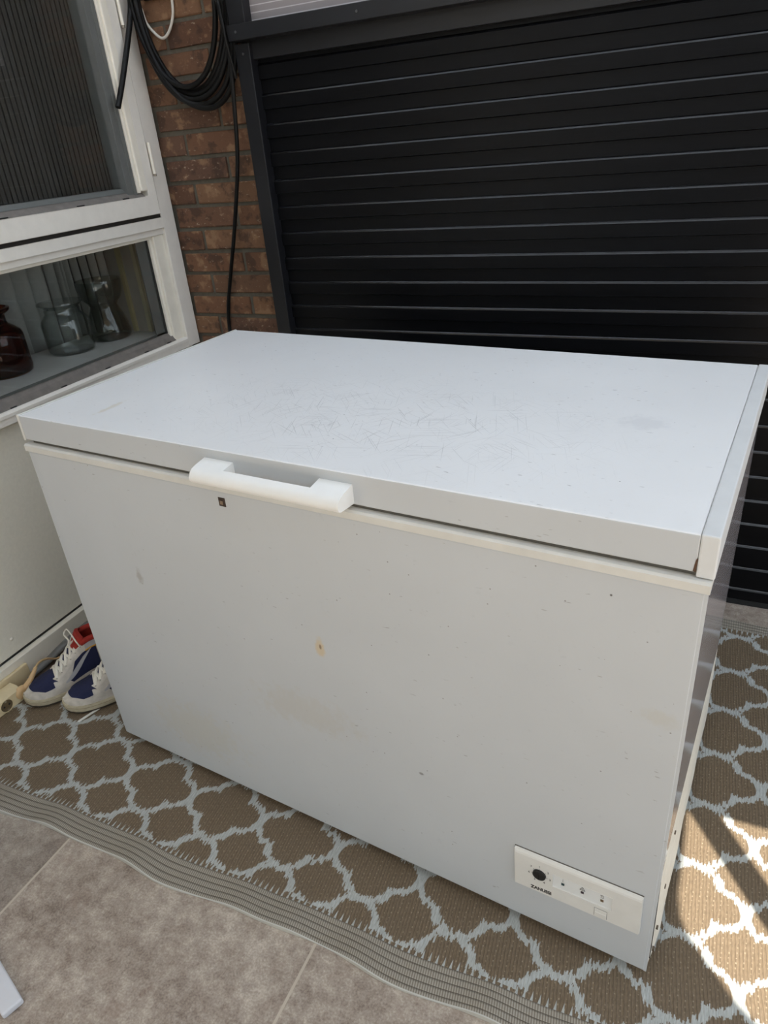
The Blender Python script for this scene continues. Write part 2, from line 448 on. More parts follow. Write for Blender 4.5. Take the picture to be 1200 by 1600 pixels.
for a, b, c, d in ((wx0-.0006, wx1+.0006, wz1-.0004, wz1+.0005), (wx0-.0006, wx1+.0006, wz0-.0005, wz0+.0003), (wx0-.0006, wx0+.0004, wz0, wz1), (wx1-.0004, wx1+.0006, wz0, wz1)):
    m.box(a, b, -CT-.0002, -.001, c, d)
m.build('window_edge', CONSOLE, cp)
for x, cc in ((.0870, (38, 66, 70)), (.1210, (58, 46, 56)), (.1545, (104, 84, 60))):
    MB().box(x-.0026, x+.0026, -.0053, -.0045, .0440, .0494).build('indicator_light', plain('lamp_lens', cc, .3), cp)
def outline(pts, r, y, closed=True):
    m = MB(); n = len(pts)
    for i in range(n if closed else n-1):
        a, b = Vector((pts[i][0], y, pts[i][1])), Vector((pts[(i+1) % n][0], y, pts[(i+1) % n][1]))
        m.tube([a, b], r, 6)
    return m
outline([(.1165, .0525), (.1255, .0525), (.1210, .0605)], .0004, -.0048).build('warning_triangle', INK, cp)
outline([(.1210, .0540), (.1210, .0580)], .00035, -.0048, False).build('exclamation_mark', INK, cp)
outline([(.0870, .0525), (.0870, .0600)], .00035, -.0048, False).build('power_mark', GREYINK, cp)
outline([(.1572, .0602), (.1525, .0602), (.1518, .0586), (.1572, .0570), (.1567, .0540), (.1519, .0540)], .0004, -.0048, False).build('alarm_mark', GREYINK, cp)
# push button with its outline
bt = MB().box(.1435, .1640, -CT-.0006, -CT+.001, .0040, .0235, .0004).build('push_button', CONSOLE, cp)
m = MB()
for a, b, c, d in ((.1427, .1433, .0035, .0240), (.1642, .1648, .0035, .0240), (.1427, .1648, .0238, .0243)):
    m.box(a, b, -CT-.0003, -CT+.001, c, d)
m.build('button_gap', GREYINK, cp)
MB().box(.1445, .1630, -CT-.0012, -CT, .0136, .0148).build('button_ridge', WHITEP, bt)
# rotary dial, markings, lettering
kx, kz = .0455, .0500
m = MB(); m.lathe([(0.0, -.0042), (.0105, -.0042), (.0116, -.0034), (.0119, -.001), (.0121, 0)], (kx, -CT, kz), 40, 'y')
kn = m.build('thermostat_dial', BLACKP, cp, 40)
MB().box(kx-.0006, kx+.0006, -CT-.0048, -CT-.0038, kz-.0085, kz+.0085).build('screw_slot', plain('slot_dark', (8, 8, 8), .6), kn)
def text(body, name, size, x, z, y, m, parent, bold=0, sx=1, rot=0, align='CENTER'):
    cu = bpy.data.curves.new(name, 'FONT'); cu.body = body; cu.size = size; cu.align_x = align; cu.align_y = 'CENTER'
    cu.offset = bold; cu.extrude = .0001; cu.resolution_u = 3
    tmp = bpy.data.objects.new(name, cu); COL.objects.link(tmp)
    me = bpy.data.meshes.new_from_object(tmp.evaluated_get(bpy.context.evaluated_depsgraph_get()))
    bpy.data.objects.remove(tmp)
    me.name = name; me.materials.clear(); me.materials.append(m)
    me.transform(Matrix.Translation((x, y, z)) @ Matrix.Rotation(-rot, 4, 'Y') @ Matrix.Rotation(PI/2, 4, 'X') @ Matrix.Diagonal((sx, 1, 1, 1)))
    o = bpy.data.objects.new(name, me); COL.objects.link(o); o.parent = parent
    return o
for i, ch in enumerate('1234567'):
    a = math.radians(90-i*51.43)
    text(ch, 'dial_number', .0070, kx+.0196*math.cos(a), kz+.0200*math.sin(a), -CT-.0001, INK, cp)
m = MB()
for i in range(7):
    a = math.radians(90-i*51.43)
    m.tube([(kx+.0128*math.cos(a), -CT, kz+.0128*math.sin(a)), (kx+.0150*math.cos(a), -CT, kz+.0150*math.sin(a))], .00035, 6)
m.build('dial_ticks', INK, cp)
text('ZANUSSI', 'brand_lettering', .0112, .0490, .0088, -CT-.0001, INK, cp, bold=.00052, sx=.85, rot=math.radians(2.0))

# right-hand side: glossy sheet above, loose flared skirt below
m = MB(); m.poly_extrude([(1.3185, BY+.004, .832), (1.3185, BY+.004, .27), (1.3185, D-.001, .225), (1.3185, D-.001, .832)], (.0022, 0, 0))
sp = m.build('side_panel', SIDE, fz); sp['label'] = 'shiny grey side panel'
m = MB(); m.poly_extrude([(1.317, BY+.0005, .829), (1.317, BY+.0005, ZB), (1.317, BY+.005, ZB), (1.317, BY+.005, .829)], (.0045, 0, 0)); m.build('corner_edge', FRONT, fz)
rows = []
for i in range(25):
    y = BY+.002+(D-BY-.004)*i/24
    zt = .285-.05*i/24
    r = []
    for k in range(9):
        f = k/8
        z = zt+(ZB+.016*max(0, 1-i/3)-zt)*f
        w_ = i/24; bulge = .0016+.0075*(f**1.1)*min(1, w_/.12)*(1-.6*w_)+.0008*math.sin(i*.9)*f
        r.append((1.319+bulge, y, z))
    r += [(p[0]-.0016, p[1], p[2]) for p in r[::-1]]
    rows.append(r)
m = MB(); V = m.grid(rows, close=True); m.bm.faces.new(V[0]); m.bm.faces.new(V[-1][::-1])
sk = m.build('side_skirt', SKIRT, fz, 40); sk['label'] = 'dull white loose skirt along the bottom of the side'
m = MB(); m.tube(smooth_path([(1.3210, BY+.004, .27), (1.3222, BY+.006, .17), (1.3228, BY+.006, .06)]), .0008, 6); m.build('skirt_seam', RUBBERB, sk)
CHIP = plain('edge_chip_dark', (96, 82, 66), .8)
for z, y, h in ((.062, .012, .006), (.098, .03, .004), (.150, .075, .006), (.215, .14, .004)):
    MB().box(1.3205+.004*(.28-z)/.28, 1.3225+.0065*(.28-z)/.28, y, y+.006, z, z+h).build('edge_chip', CHIP, sk)
for x, y in ((.08, .07), (1.25, .07), (.08, .62), (1.25, .62)):
    m = MB(); m.lathe([(0, .0033), (.022, .0033), (.022, .010), (.014, .014), (.014, ZB+.004), (0, ZB+.004)], (x, y, 0), 20); m.build('foot', BLACKP, fz, 40)

# ------------------------------------------------------------------ floor, rug
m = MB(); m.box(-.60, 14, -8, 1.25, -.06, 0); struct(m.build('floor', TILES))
NU, NV = 330, 150
def rugz(u, v):
    z = .0030
    e = max(0, min(1, (-.19-v)/.09)); e2 = max(0, min(1, (v-.94)/.06))
    z += e*(.0042*(1+math.sin(u*24+1.1*math.sin(u*7)))*.9+.0018*math.sin(u*47+1))
    z += e2*.002*(1+math.sin(u*19))
    return z
def rugv(u, v):
    e = max(0, (-.16-v)/.14); e2 = max(0, (v-.93)/.08)
    return v+e*(.0065*math.sin(u*11.3+.4)+.0035*math.sin(u*24+2))+e2*.004*math.sin(u*15)
rows = []
for j in range(NV+1):
    f = j/NV
    v = -.296+.10*(f/.30) if f < .30 else (-.196+(.93+.196)*((f-.30)/.45) if f < .75 else .93+.063*((f-.75)/.25))
    rows.append([(-.425+3.0*i/NU, v) for i in range(NU+1)])
m = MB()
top = [[(u, rugv(u, v), rugz(u, v)) for u, v in r] for r in rows]
flat = {}
def uvgrid(P, Q):
    for vr, qr in zip(m.grid(P), Q):
        for vv, q in zip(vr, qr): flat[vv] = (q[0]-.085*max(0, q[1]+.06), q[1])
dn_ = lambda L: [(x, y, .0003) for x, y, z in L]
uvgrid(top, rows)
for P, Q in ((top[0], rows[0]), (top[-1], rows[-1]), ([r[0] for r in top], [r[0] for r in rows]), ([r[-1] for r in top], [r[-1] for r in rows])):
    uvgrid([P, dn_(P)], [Q, Q])
uvl = m.bm.loops.layers.uv.new('UVMap')
for f in m.bm.faces:
    for l in f.loops: l[uvl].uv = flat[l.vert]
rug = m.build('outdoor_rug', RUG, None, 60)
tag(rug, 'brown and white lattice patterned woven outdoor rug with grey ribbed border', 'rug')

# ------------------------------------------------------------------ back wall: horizontal profiled cladding
VD = 1.090; PT = .0747; Z0 = .803
prof = []
k = -11
zz = 0.0
prof.append((VD, -.0))
for k in range(-10, 11):
    z = Z0+PT*k
    if z > 1.56: break
    a, b = z-.0375, z
    if a-.004 > 0.003: prof += [(VD+.0070, a-.0022), (VD, a)]
    prof += [(VD, b-.0048), (VD+.0017, b-.0012), (VD+.0042, b+.0012), (VD+.0070, b+.0020)]
prof = [p for p in prof if p[1] < 1.56]+[(VD+.0070, 1.565)]
m = MB(); UE = 5.2
m.poly_extrude([(-.035, v, z) for v, z in prof]+[(-.035, VD+.05, 1.565), (-.035, VD+.05, 0)], (UE, 0, 0))
wb = struct(m.build('wall_back', DOOR))
wb.data.materials.append(mat_darkwall(True))
for pol in wb.data.polygons:
    if .25 < pol.normal.z < .98 and pol.normal.y < -.1: pol.material_index = 1  # ledges take a glossier copy so their highlights come out stronger
m = MB(); m.box(-.052, -.004, 1.060, 1.15, 0, 1.60, .002); struct(m.build('trim_1', BLACKM))                  # left upright
m = MB(); m.box(-.036, UE, 1.074, 1.15, 1.5605, 1.606, .0015); struct(m.build('trim_2', BLACKM))               # recessed head rail
m = MB(); m.box(-.048, UE, 1.030, 1.15, 1.6045, 1.642, .0015); struct(m.build('trim_3', BLACKM))                 # projecting beam
m = MB(); m.box(-.044, .008, 1.040, 1.15, 1.642, 2.42, .002); struct(m.build('trim_4', BLACKM))                # upright beside the pane
m = MB(); m.box(.008, UE, 1.075, 1.085, 1.640, 2.42); p_ = struct(m.build('window_3', PANE))
m = MB()
for z in (1.606,):
    for u in (-.02, .35, .72): m.lathe([(0, -.0015), (.003, -.0015), (.0035, 0)], (u, 1.0295, z+.018), 12, 'y')
m.build('rail_screws', plain('steel', (120, 120, 122), .4, metal=1), bpy.data.objects['trim_3'])
m = MB(); m.lathe([(0, -.0015), (.003, -.0015), (.0035, 0)], (-.026, 1.060, 1.575), 12, 'y'); m.build('rail_screw', plain('steel_dull', (110, 110, 112), .5, metal=1), bpy.data.objects['trim_1'])

# ------------------------------------------------------------------ brick pier
VB = 1.130; BP = .0717; J = .0125
m = MB(); m.box(-.640, -.040, VB+.006, VB+.12, 0, 2.42)
wbr = struct(m.build('wall_brick', MORTAR)); wbr.name = 'wall_left_pier'
m = MB()
zc = .8296
BL, BJ = .238, .0125
for c in range(-11, 23):
    z0 = zc+BP*c+J/2; z1 = z0+BP-J
    off = .115 if (c % 2 == 1) else .265
    x = -.455+off-2*(BL+BJ)
    while x < -.04:
        a, b = max(x+BJ/2, -.452), min(x+BL+BJ/2, -.043)
        if b-a > .012 and z1 < 2.42 and z0 > 0:
            dj = random.uniform(-.002, .002)
            bb = MB; n0 = len(m.bm.verts)
            m.box(a, b, VB+dj, VB+.05, z0+random.uniform(-.001, .001), z1+random.uniform(-.001, .001), .003, 2)
        x += BL+BJ
# roughen the arrises
for v in m.bm.verts:
    v.co += Vector((random.uniform(-1, 1), random.uniform(-1, 1), random.uniform(-1, 1)))*.0009
br = m.build('brick_face', BRICK, wbr)
m = MB()
random.seed(11)
for i in range(26):
    z = .8+i*.031+random.uniform(-.01, .01)
    q = random.uniform(.0022, .0042)
    m.lathe([(0, -q), (q*.7, -q*.7), (q, 0), (q*.6, q*.7), (0, q)], (-.0575+random.uniform(-.002, .003), VB-.004, z), 8)
m.build('mortar_blobs', plain('pale_mortar_crumb', (190, 172, 148), .9), wbr, 60)

# ------------------------------------------------------------------ left wall: windows over a flat panel
UF = -.440
VE = 1.122; VS = -1.6      # the window runs on to the left out of view
m = MB(); m.box(-.500, -.480, VS, VE, .0, .735); struct(m.build('wall_left', PANELB))
m = MB(); m.box(-.60, -.4802, -4.0, VS, 0, 2.42); m.box(-.60, -.47, VS, VE, 2.25, 2.42); struct(m.build('wall_left_upper', PANELB))
m = MB(); m.box(-.479, -.4555, VS, 1.12, .012, .0840, .0015); m.build('base_ledge', FRAMEW2, None); bl = bpy.data.objects['base_ledge']; bl.name = 'baseboard_left'; struct(bl)
m = MB(); m.box(-.4815, -.4775, VS, 1.12, .0842, .0900); sl = m.build('slot_shade_strip', RUBBERB, bl)  # solid black strip standing in for the shade of a slot
m = MB(); m.lathe([(0, .004), (.003, .0036), (.0055, .0018), (.0062, 0)], (-.4795, .083, .138), 20, 'x'); sc = m.build('screw_cap', FRAMEW2, bpy.data.objects['wall_left'], 60); sc['label'] = 'small white screw cap'
# fixed outer frame
m = MB()
m.box(-.52, UF, 1.060, VE, .733, 2.25, .002)                       # right stile
m.box(-.52, UF, VS, 1.060, .733, .7555, .0015)                      # bottom rail front
m.poly_extrude([(UF, VS, .7555), (UF+.0035, VS, .7545), (UF+.0035, VS, .7625), (UF-.004, VS, .7680), (-.52, VS, .7760), (-.52, VS, .7555)], (0, 1.058-VS, 0))
m.box(-.52, UF+.004, VS, 1.060, 1.133, 1.1655, .002)                 # transom
m.box(-.52, UF-.006, VS, 1.060, 1.1140, 1.133, .0015)
m.box(-.52, UF-.034, VS, 1.060, 1.1555, 1.1780, .001)
m.box(-.52, UF, VS, 1.060, 2.18, 2.25)
struct(m.build('trim_5', FRAMEW))
# lower fixed light
w2 = empty('window_2', (UF, .3, .76)); struct(w2)
def lp(mb, name, mt, par, sm=None):
    o = mb.build(name, mt, None, sm); o.parent = par; o.matrix_parent_inverse = par.matrix_world.inverted() if False else Matrix.Translation(par.location).inverted(); return o
m = MB(); m.box(-.490, -.452, 1.010, 1.0598, .768, 1.1140, .003); m.box(-.490, -.462, 1.001, 1.012, .768, 1.1140, .002); m.box(-.490, -.458, VS, 1.010, 1.1040, 1.1142, .002); lp(m, 'glazing_bead', FRAMEW2, w2)
m = MB(); m.poly_extrude([(-.448, VS, .7655), (-.490, VS, .7655), (-.490, VS, .7965), (-.474, VS, .7960), (-.462, VS, .7850)], (0, 1.012-VS, 0)); lp(m, 'sill_seal', WEATHER, w2)
m = MB(); m.box(-.4745, -.4715, .993, 1.003, .796, 1.105); lp(m, 'black_seal', RUBBERB, w2)
m = MB(); m.box(-.4760, -.4720, VS, 1.004, .793, 1.1060); lp(m, 'glass_pane', GLASSW, w2)
m = MB(); m.box(-.4795, -.4765, .950, 1.000, .79, 1.106, .001); m.box(-.4795, -.4765, VS, 1.0, .7905, .803, .001); lp(m, 'inner_seal', GASKET, w2)
for v in (.32, .50, .68, .86, .975):
    m = MB(); m.box(-.4530, -.4500, v-.010, v+.010, .7685, .7722); lp(m, 'weep_slot', RUBBERB, w2)
m = MB(); m.box(UF-.030, UF-.004, VS, 1.059, 1.1562, 1.1772); rb = m.build('rebate_shade_strip', plain('rebate_shade', (44, 40, 36), .8), bpy.data.objects['trim_5'])  # solid dark strip fills the gap in place of its shade
# upper opening casement
w1 = empty('window_1', (UF, .3, 1.2)); struct(w1)
SF = UF+.012
m = MB()
m.box(-.500, SF, VS, 1.046, 1.1780, 1.2360, .0025)                     # bottom rail
m.box(-.500, SF, 1.0085, 1.046, 1.2340, 2.17, .0025)                  # right stile
m.box(-.500, SF, VS, 1.046, 2.10, 2.17, .0025)
lp(m, 'sash', FRAMEW, w1)
m = MB(); m.box(-.495, SF+.0025, .9800, 1.0085, 1.2500, 2.10, .004, 3); m.box(-.495, SF-.003, .9690, .9805, 1.2460, 2.10, .002); lp(m, 'glazing_bead', FRAMEW2, w1)
m = MB(); m.box(-.500, SF-.012, .932, .9700, 1.2420, 2.10, .001); m.box(-.495, SF-.008, .955, .968, 1.2420, 2.10, .001)
lp(m, 'grey_seal', GASKET, w1)
m = MB(); m.poly_extrude([(SF+.001, VS, 1.2350), (-.500, VS, 1.2350), (-.500, VS, 1.2600), (-.462, VS, 1.2600), (SF-.008, VS, 1.2420)], (0, .992-VS, 0)); lp(m, 'bottom_seal', WEATHER, w1)
m = MB(); m.poly_extrude([(-.4610, VS, 1.2612), (-.500, VS, 1.2612), (-.500, VS, 1.2640), (-.4630, VS, 1.2640), (-.4480, VS, 1.2525), (-.4470, VS, 1.2510)], (0, .985-VS, 0)); lp(m, 'grey_seal', GASKET, w1)
m = MB(); m.box(-.4680, -.4640, VS, .9340, 1.255, 2.10); lp(m, 'glass_pane', GLASSW, w1)
for v in (.455, .720, .905):
    m = MB(); m.box(SF-.006, SF+.0018, v-.013, v+.013, 1.2355, 1.2385); lp(m, 'weep_slot', RUBBERB, w1)
for z0, z1 in ((1.295, 1.385), (1.690, 1.780)):
    m = MB(); m.tube([(SF+.004, 1.0525, z0), (SF+.004, 1.0525, z1)], .0052, 14); h = lp(m, 'hinge', FRAMEW2, w1, 40)
    m = MB(); m.tube([(SF+.004, 1.0525, z0-.007), (SF+.004, 1.0525, z0)], .0056, 14); h2 = m.build('hinge_pin', plain('worn_steel', (150, 140, 125), .4, metal=.6), None, 40)
    h2.parent = h
# pleated screen just behind the upper glass
m = MB(); pts = []
y = VS+.6
while y < .950:
    pts += [(-.5045, y), (-.5035, y+.006), (-.5045, y+.0126), (-.5250, y+.0132), (-.5250, y+.0166)]; y += .0172
m.grid([[(x, y, 1.20) for x, y in pts], [(x, y, 2.15) for x, y in pts]])
pb = m.build('pleated_screen', plain('charcoal_pleat_mesh', (64, 61, 56), .8, .08, 60))
tag(pb, 'dark grey vertically pleated screen behind the upper window glass', 'blind')
m = MB(); m.box(-.5155, -.5025, .969, .982, 1.20, 2.15, .001); m.build('closing_bar', plain('dark_grey_bar', (40, 40, 40), .5), pb)
# interior seen through the lower light
m = MB(); m.box(-.835, -.4905, VS, 1.085, .755, .785, .002); tag(m.build('window_sill_board', plain('inner_sill_white', (214, 214, 210), .4, .02)), 'white inside window sill board under the glass jars', 'windowsill')
m = MB(); m.box(-.555, -.4905, 1.045, 1.085, .785, 2.2); struct(m.build('trim_6', plain('inner_reveal_grey', (186, 188, 186), .5, .03)))
m = MB(); m.box(-2.6, -.555, 1.056, 1.115, 0, 2.42); m.box(-2.66, -2.6, -1.7, 1.115, 0, 2.42); m.box(-2.6, -.56, -1.76, -1.7, 0, 2.42); struct(m.build('wall_inside', plain('inner_wall_taupe', (176, 172, 162), .8)))
m = MB(); m.box(-2.66, -.5205, -1.76, 1.115, 2.26, 2.30); struct(m.build('ceiling_inside', plain('inner_ceiling', (170, 168, 162), .8)))
m = MB(); m.box(-2.66, -.505, -1.76, 1.115, -.04, 0.0); struct(m.build('floor_inside', plain('inner_floor', (110, 90, 72), .6)))
for k_, (u, rgb) in enumerate(((-.590, (196, 190, 160)), (-.662, (190, 180, 140)))):
    m = MB(); m.box(u-.008, u+.008, 1.044, 1.0562, .7852, 1.60, .001); struct(m.build('trim_%d' % (7+k_), plain('inner_batten', rgb, .6)))
cloth = plain('grey_curtain_slat', (196, 195, 188), .85, .05, 80)
y = -.2; k_ = 0
lab = 'grey vertical blind slat hanging behind the jars on the window sill'
while y < 1.04:
    m = MB(); a, L = (.55+random.uniform(-.12, .12), .062) if y < .86 else ((.55, .036) if y < .955 else (1.17, .028))
    uc = -.872+.19*max(0, min(1, (y-.975)/.08))
    P = [(uc+math.sin(a)*L*(f-.5)+.008*math.sin(PI*f), y+math.cos(a)*L*(f-.5)) for f in (i/8 for i in range(9))]
    zb_ = .74 if uc < -.868 else .787
    m.grid([[(px, py, zb_) for px, py in P], [(px, py, 2.15) for px, py in P]])
    o = m.build('blind_slat', cloth, None, 180); o.modifiers.new('t', 'SOLIDIFY').thickness = .0015
    tag(o, lab, 'blind', 'grey vertical blind slats inside the window')
    y += .066 if y < .86 else (.034 if y < .955 else .013); k_ += 1

# jars on the inside sill
def jar(name, prof, c, mt, label, extra=None):
    m = MB(); m.lathe(prof, c, 64); o = m.build(name, mt, None, 50)
    tag(o, label, 'jar', 'glass jars inside the window'); return o
AMBER = thin_glass('amber_glass', (.58, .20, .05), (.10, .02, .006), .9)
CLEAR = thin_glass('clear_glass', (.96, .975, .97), (.42, .45, .44), 1.3)
SMOKE = thin_glass('smoked_grey_glass', (.84, .85, .83), (.16, .165, .16), 1.1)
def shell(outer, t=.003):
    inner = [(max(r-t, .0005), max(h, t)) for r, h in outer][::-1]
    return [(0.0004, 0)]+outer+inner+[(0.0004, t)]
zs = .785
jar('apothecary_jar', shell([(.072, 0), (.080, .006), (.082, .02), (.082, .115), (.078, .128), (.062, .142), (.050, .150), (.047, .158), (.047, .178), (.060, .186), (.066, .192), (.066, .198), (.060, .200)]), (-.720, .527, zs), AMBER,
    'brown amber glass apothecary jar with flared lip, leftmost on the inside sill')
jar('storage_jar', shell([(.068, 0), (.075, .006), (.077, .018), (.077, .098), (.073, .110), (.062, .122), (.056, .130), (.056, .146), (.068, .156), (.074, .160), (.072, .165)]), (-.705, .785, zs), CLEAR,
    'clear glass jar with wide flared rim between the amber jar and smoked vase')
jar('hourglass_vase', shell([(.060, 0), (.068, .004), (.073, .014), (.074, .028), (.068, .055), (.058, .085), (.049, .105), (.046, .115), (.052, .126), (.066, .140), (.073, .158), (.076, .178), (.077, .196), (.076, .202)]), (-.692, .955, zs), SMOKE,
    'smoked grey hourglass shaped glass vase, rightmost on the inside sill')

# ------------------------------------------------------------------ cables on the brick
cc = empty('cable_coil', (-.245, 1.10, 1.73))
tag(cc, 'thick black cable coiled in loops hanging high on the brick pier', 'cable')
def cpart(mb, name, mt, par, sm=60):
    o = mb.build(name, mt, None, sm); o.parent = par; o.matrix_parent_inverse = Matrix.Translation(par.location).inverted(); return o
loops = [  # cx, cz, ru, rz, tilt, v
    (-.248, 1.745, .150, .236, .00, 1.108), (-.243, 1.742, .158, .243, .05, 1.100), (-.238, 1.738, .160, .252, .10, 1.092),
    (-.230, 1.736, .163, .262, .30, 1.086), (-.252, 1.750, .146, .232, -.03, 1.082), (-.218, 1.738, .160, .270, .55, 1.079)]
for i, (cx, cz, ru, rz, tl, v) in enumerate(loops):
    P = []
    for k in range(73):
        a = 2*PI*k/72
        x, z = ru*math.cos(a), rz*math.sin(a)
        sh = tl*.22*max(0, -math.sin(a))*max(0, math.cos(a+.3))
        P.append((cx+x+sh*.3, v+.004*math.sin(2*a+i), cz+z-sh*.25))
    m = MB(); m.tube(P, .0078, 12, cap=False); cpart(m, 'cable_loop', HOSE, cc)
m = MB(); m.tube(smooth_path([(-.372, 1.085, 1.86), (-.398, 1.085, 1.80), (-.405, 1.080, 1.735), (-.4065, 1.045, 1.66), (-.407, .985, 1.555), (-.408, .938, 1.4795)]), .0082, 14); tl = cpart(m, 'cable_tail', HOSE, cc); tl['label'] = 'loose straight cable end over the window frame'
m = MB(); m.tube([(-.408, .938, 1.4795), (-.4085, .936, 1.4750)], .0045, 12); o = m.build('bare_tip', plain('copper_grey_tip', (120, 112, 100), .5), None); o.parent = tl; o.matrix_parent_inverse = Matrix.Translation(cc.location).inverted()
m = MB(); m.box(-.385, -.265, 1.118, 1.1295, 1.7485, 1.80, .003)
tag(m.build('cable_hook', BLACKP), 'black wall hook bracket behind the coiled cable at the top', 'hook')
m = MB(); m.tube(smooth_path([(-.402, 1.1215, 1.733), (-.391, 1.1215, 1.693), (-.360, 1.1215, 1.660), (-.338, 1.1215, 1.653), (-.313, 1.1215, 1.669), (-.290, 1.1215, 1.705), (-.283, 1.1215, 1.747)]), .0040, 10)
tag(m.build('white_wire', WIREW, None, 60), 'short thin white wire looping below the black hook', 'wire')
m = MB(); m.tube(smooth_path([(-.075, 1.05, 1.86), (-.083, 1.055, 1.77), (-.080, 1.056, 1.68), (-.070, 1.055, 1.58), (-.085, 1.06, 1.44), (-.120, 1.08, 1.30), (-.185, 1.10, 1.12), (-.240, 1.112, .98), (-.282, 1.118, .86), (-.295, 1.12, .78), (-.300, 1.12, .60), (-.30, 1.12, .30), (-.30, 1.10, .008)]), .0062, 12)
tag(m.build('power_cable', HOSE, None, 60), 'long black cable running down the brick pier behind the freezer', 'cable')
m = MB(); m.tube(smooth_path([(-.060, 1.018, 1.86), (-.056, 1.018, 1.74), (-.050, 1.018, 1.65), (-.050, 1.022, 1.60), (-.054, 1.048, 1.52)]), .0040, 10)
tag(m.build('thin_cable', HOSE, None, 60), 'thin black cable beside the coil against the dark corner post', 'cable')

# ------------------------------------------------------------------ socket strip, cables and trainers on the floor
IVORY = plain('ivory_plastic', (224, 206, 166), .42, .05)
TAN = plain('tan_plastic', (222, 186, 138), .45, .05)
es = empty('extension_socket', (-.422, -.10, .0), math.radians(-3))
tag(es, 'cream extension socket strip lying on the rug by the white baseboard', 'socket')
m = MB()
# closed chamfered body; the socket well is a flat disc coloured as shade
bx = [(-.024, .0045), (-.024, .046), (-.018, .051), (.010, .051), (.024, .043), (.024, .0045)]
def ring_face(m, x, yc, zc, r, y0, y1, z0, z1, n=40):
    """flat face x=const from y0..y1, z0..z1 with a round hole"""
    ci = [(x, yc+r*math.cos(2*PI*k/n), zc+r*math.sin(2*PI*k/n)) for k in range(n)]
    co = []
    for k in range(n):
        c_, s_ = math.cos(2*PI*k/n), math.sin(2*PI*k/n)
        tt = min(((y1-yc)/c_ if c_ > 0 else (y0-yc)/c_) if abs(c_) > 1e-6 else 9, ((z1-zc)/s_ if s_ > 0 else (z0-zc)/s_) if abs(s_) > 1e-6 else 9)
        co.append((x, yc+c_*tt, zc+s_*tt))
    m.grid([ci, co], close=True)
Y0, Y1 = -.22, .104
m.poly_extrude([(a, Y0, b) for a, b in bx], (0, Y1-Y0, 0))
bd = m.build('socket_body', IVORY, es, 30)
well = plain('ivory_well', (196, 176, 138), .5, .05); 
for yc in (.052,):
    m = MB(); m.lathe([(.0175, .0), (.0205, .0006), (.0205, .0022), (.0182, .0026), (.0178, -.0002)], (.0238, yc, .0238), 40, 'x'); r_ = m.build('socket_rim', IVORY, bd, 40)
    m = MB(); m.lathe([(0, 0), (.0176, 0), (.0176, .0012), (0, .0012)], (.0235, yc, .0238), 40, 'x'); w_ = m.build('socket_well', plain('well_shade', (104, 88, 62), .6, .25, 60), bd, 40)  # flat dark disc; the shade inside the well is its colour
    for dy in (-.008, .008):
        m = MB(); m.lathe([(0, .0005), (.0028, .0005), (.0028, 0)], (.0248, yc+dy, .0238), 12, 'x'); m.build('contact_hole', RUBBERB, w_)
    for dz in (-.0145, .0145): MB().box(.0240, .0262, yc-.003, yc+.003, .0238+dz-.003, .0238+dz+.003).build('earth_clip', plain('brass_clip', (170, 160, 140), .35, metal=.8), w_)
pl = empty('power_plug', (-.3990, .004, .0), math.radians(-3))
tag(pl, 'round cream plug with cord pushed into the extension socket beside the left trainer', 'plug')
m = MB(); m.lathe([(0, .0), (.0185, .0), (.0205, .003), (.0205, .008), (.017, .013), (.010, .0155), (0, .016)], (-.002, .0, .0275), 40, 'x'); m.build('plug_head', TAN, pl, 40)
m = MB(); m.tube(smooth_path([(.006, .010, .034), (.007, .030, .044), (.002, .050, .054), (-.006, .068, .062)]), lambda f: .0095-.0045*f, 14); m.build('strain_relief', TAN, pl, 50)
m = MB(); m.tube(smooth_path([(-.006, .067, .0615), (-.018, .090, .060), (-.028, .12, .046), (-.036, .155, .018), (-.034, .20, .010)]), .0032, 10); m.build('cord', TAN, pl, 60)
m = MB(); m.box(-.4545, -.4435, -.16, .078, .0, .062, .003); ob = m.build('plastic_trunking', IVORY)
tag(ob, 'flat cream plastic piece standing between the socket strip and the baseboard', 'trunking')
GREYT = plain('grey_plastic_tube', (118, 118, 116), .4, .08, 50, spec=.6)
m = MB(); m.tube(smooth_path([(-.448, .062, .012), (-.447, .13, .016), (-.444, .22, .030), (-.440, .33, .036), (-.438, .5, .036), (-.438, .8, .030)]), lambda f: .010+.006*min(1, f*2), 14, .7)
tag(m.build('grey_hose', GREYT, None, 60), 'grey plastic hose lying along the foot of the baseboard', 'hose')
m = MB(); m.tube(smooth_path([(-.400, .25, .012), (-.385, .34, .018), (-.375, .45, .026), (-.37, .7, .022)]), .006, 10)
tag(m.build('dark_hose', plain('dark_grey_tube', (60, 58, 56), .5), None, 60), 'thin dark grey hose behind the red-lined trainers', 'hose')
m = MB(); P = [(-.166, -.012), (-.157, .020), (-.148, .052), (-.140, .085), (-.130, .13), (-.10, .25), (-.05, .4)]
L_ = [(x-.0036, y+.001, .0045) for x, y in P]; R_ = [(x+.0036, y-.001, .0045) for x, y in P]
m.grid([L_, [(x, y, z+.0018) for x, y, z in L_], [(x, y, z+.0018) for x, y, z in R_], R_, L_])
tag(m.build('flat_white_cable', plain('white_flat_cable', (226, 224, 216), .5)), 'flat white cable on the rug disappearing under the freezer', 'cable')

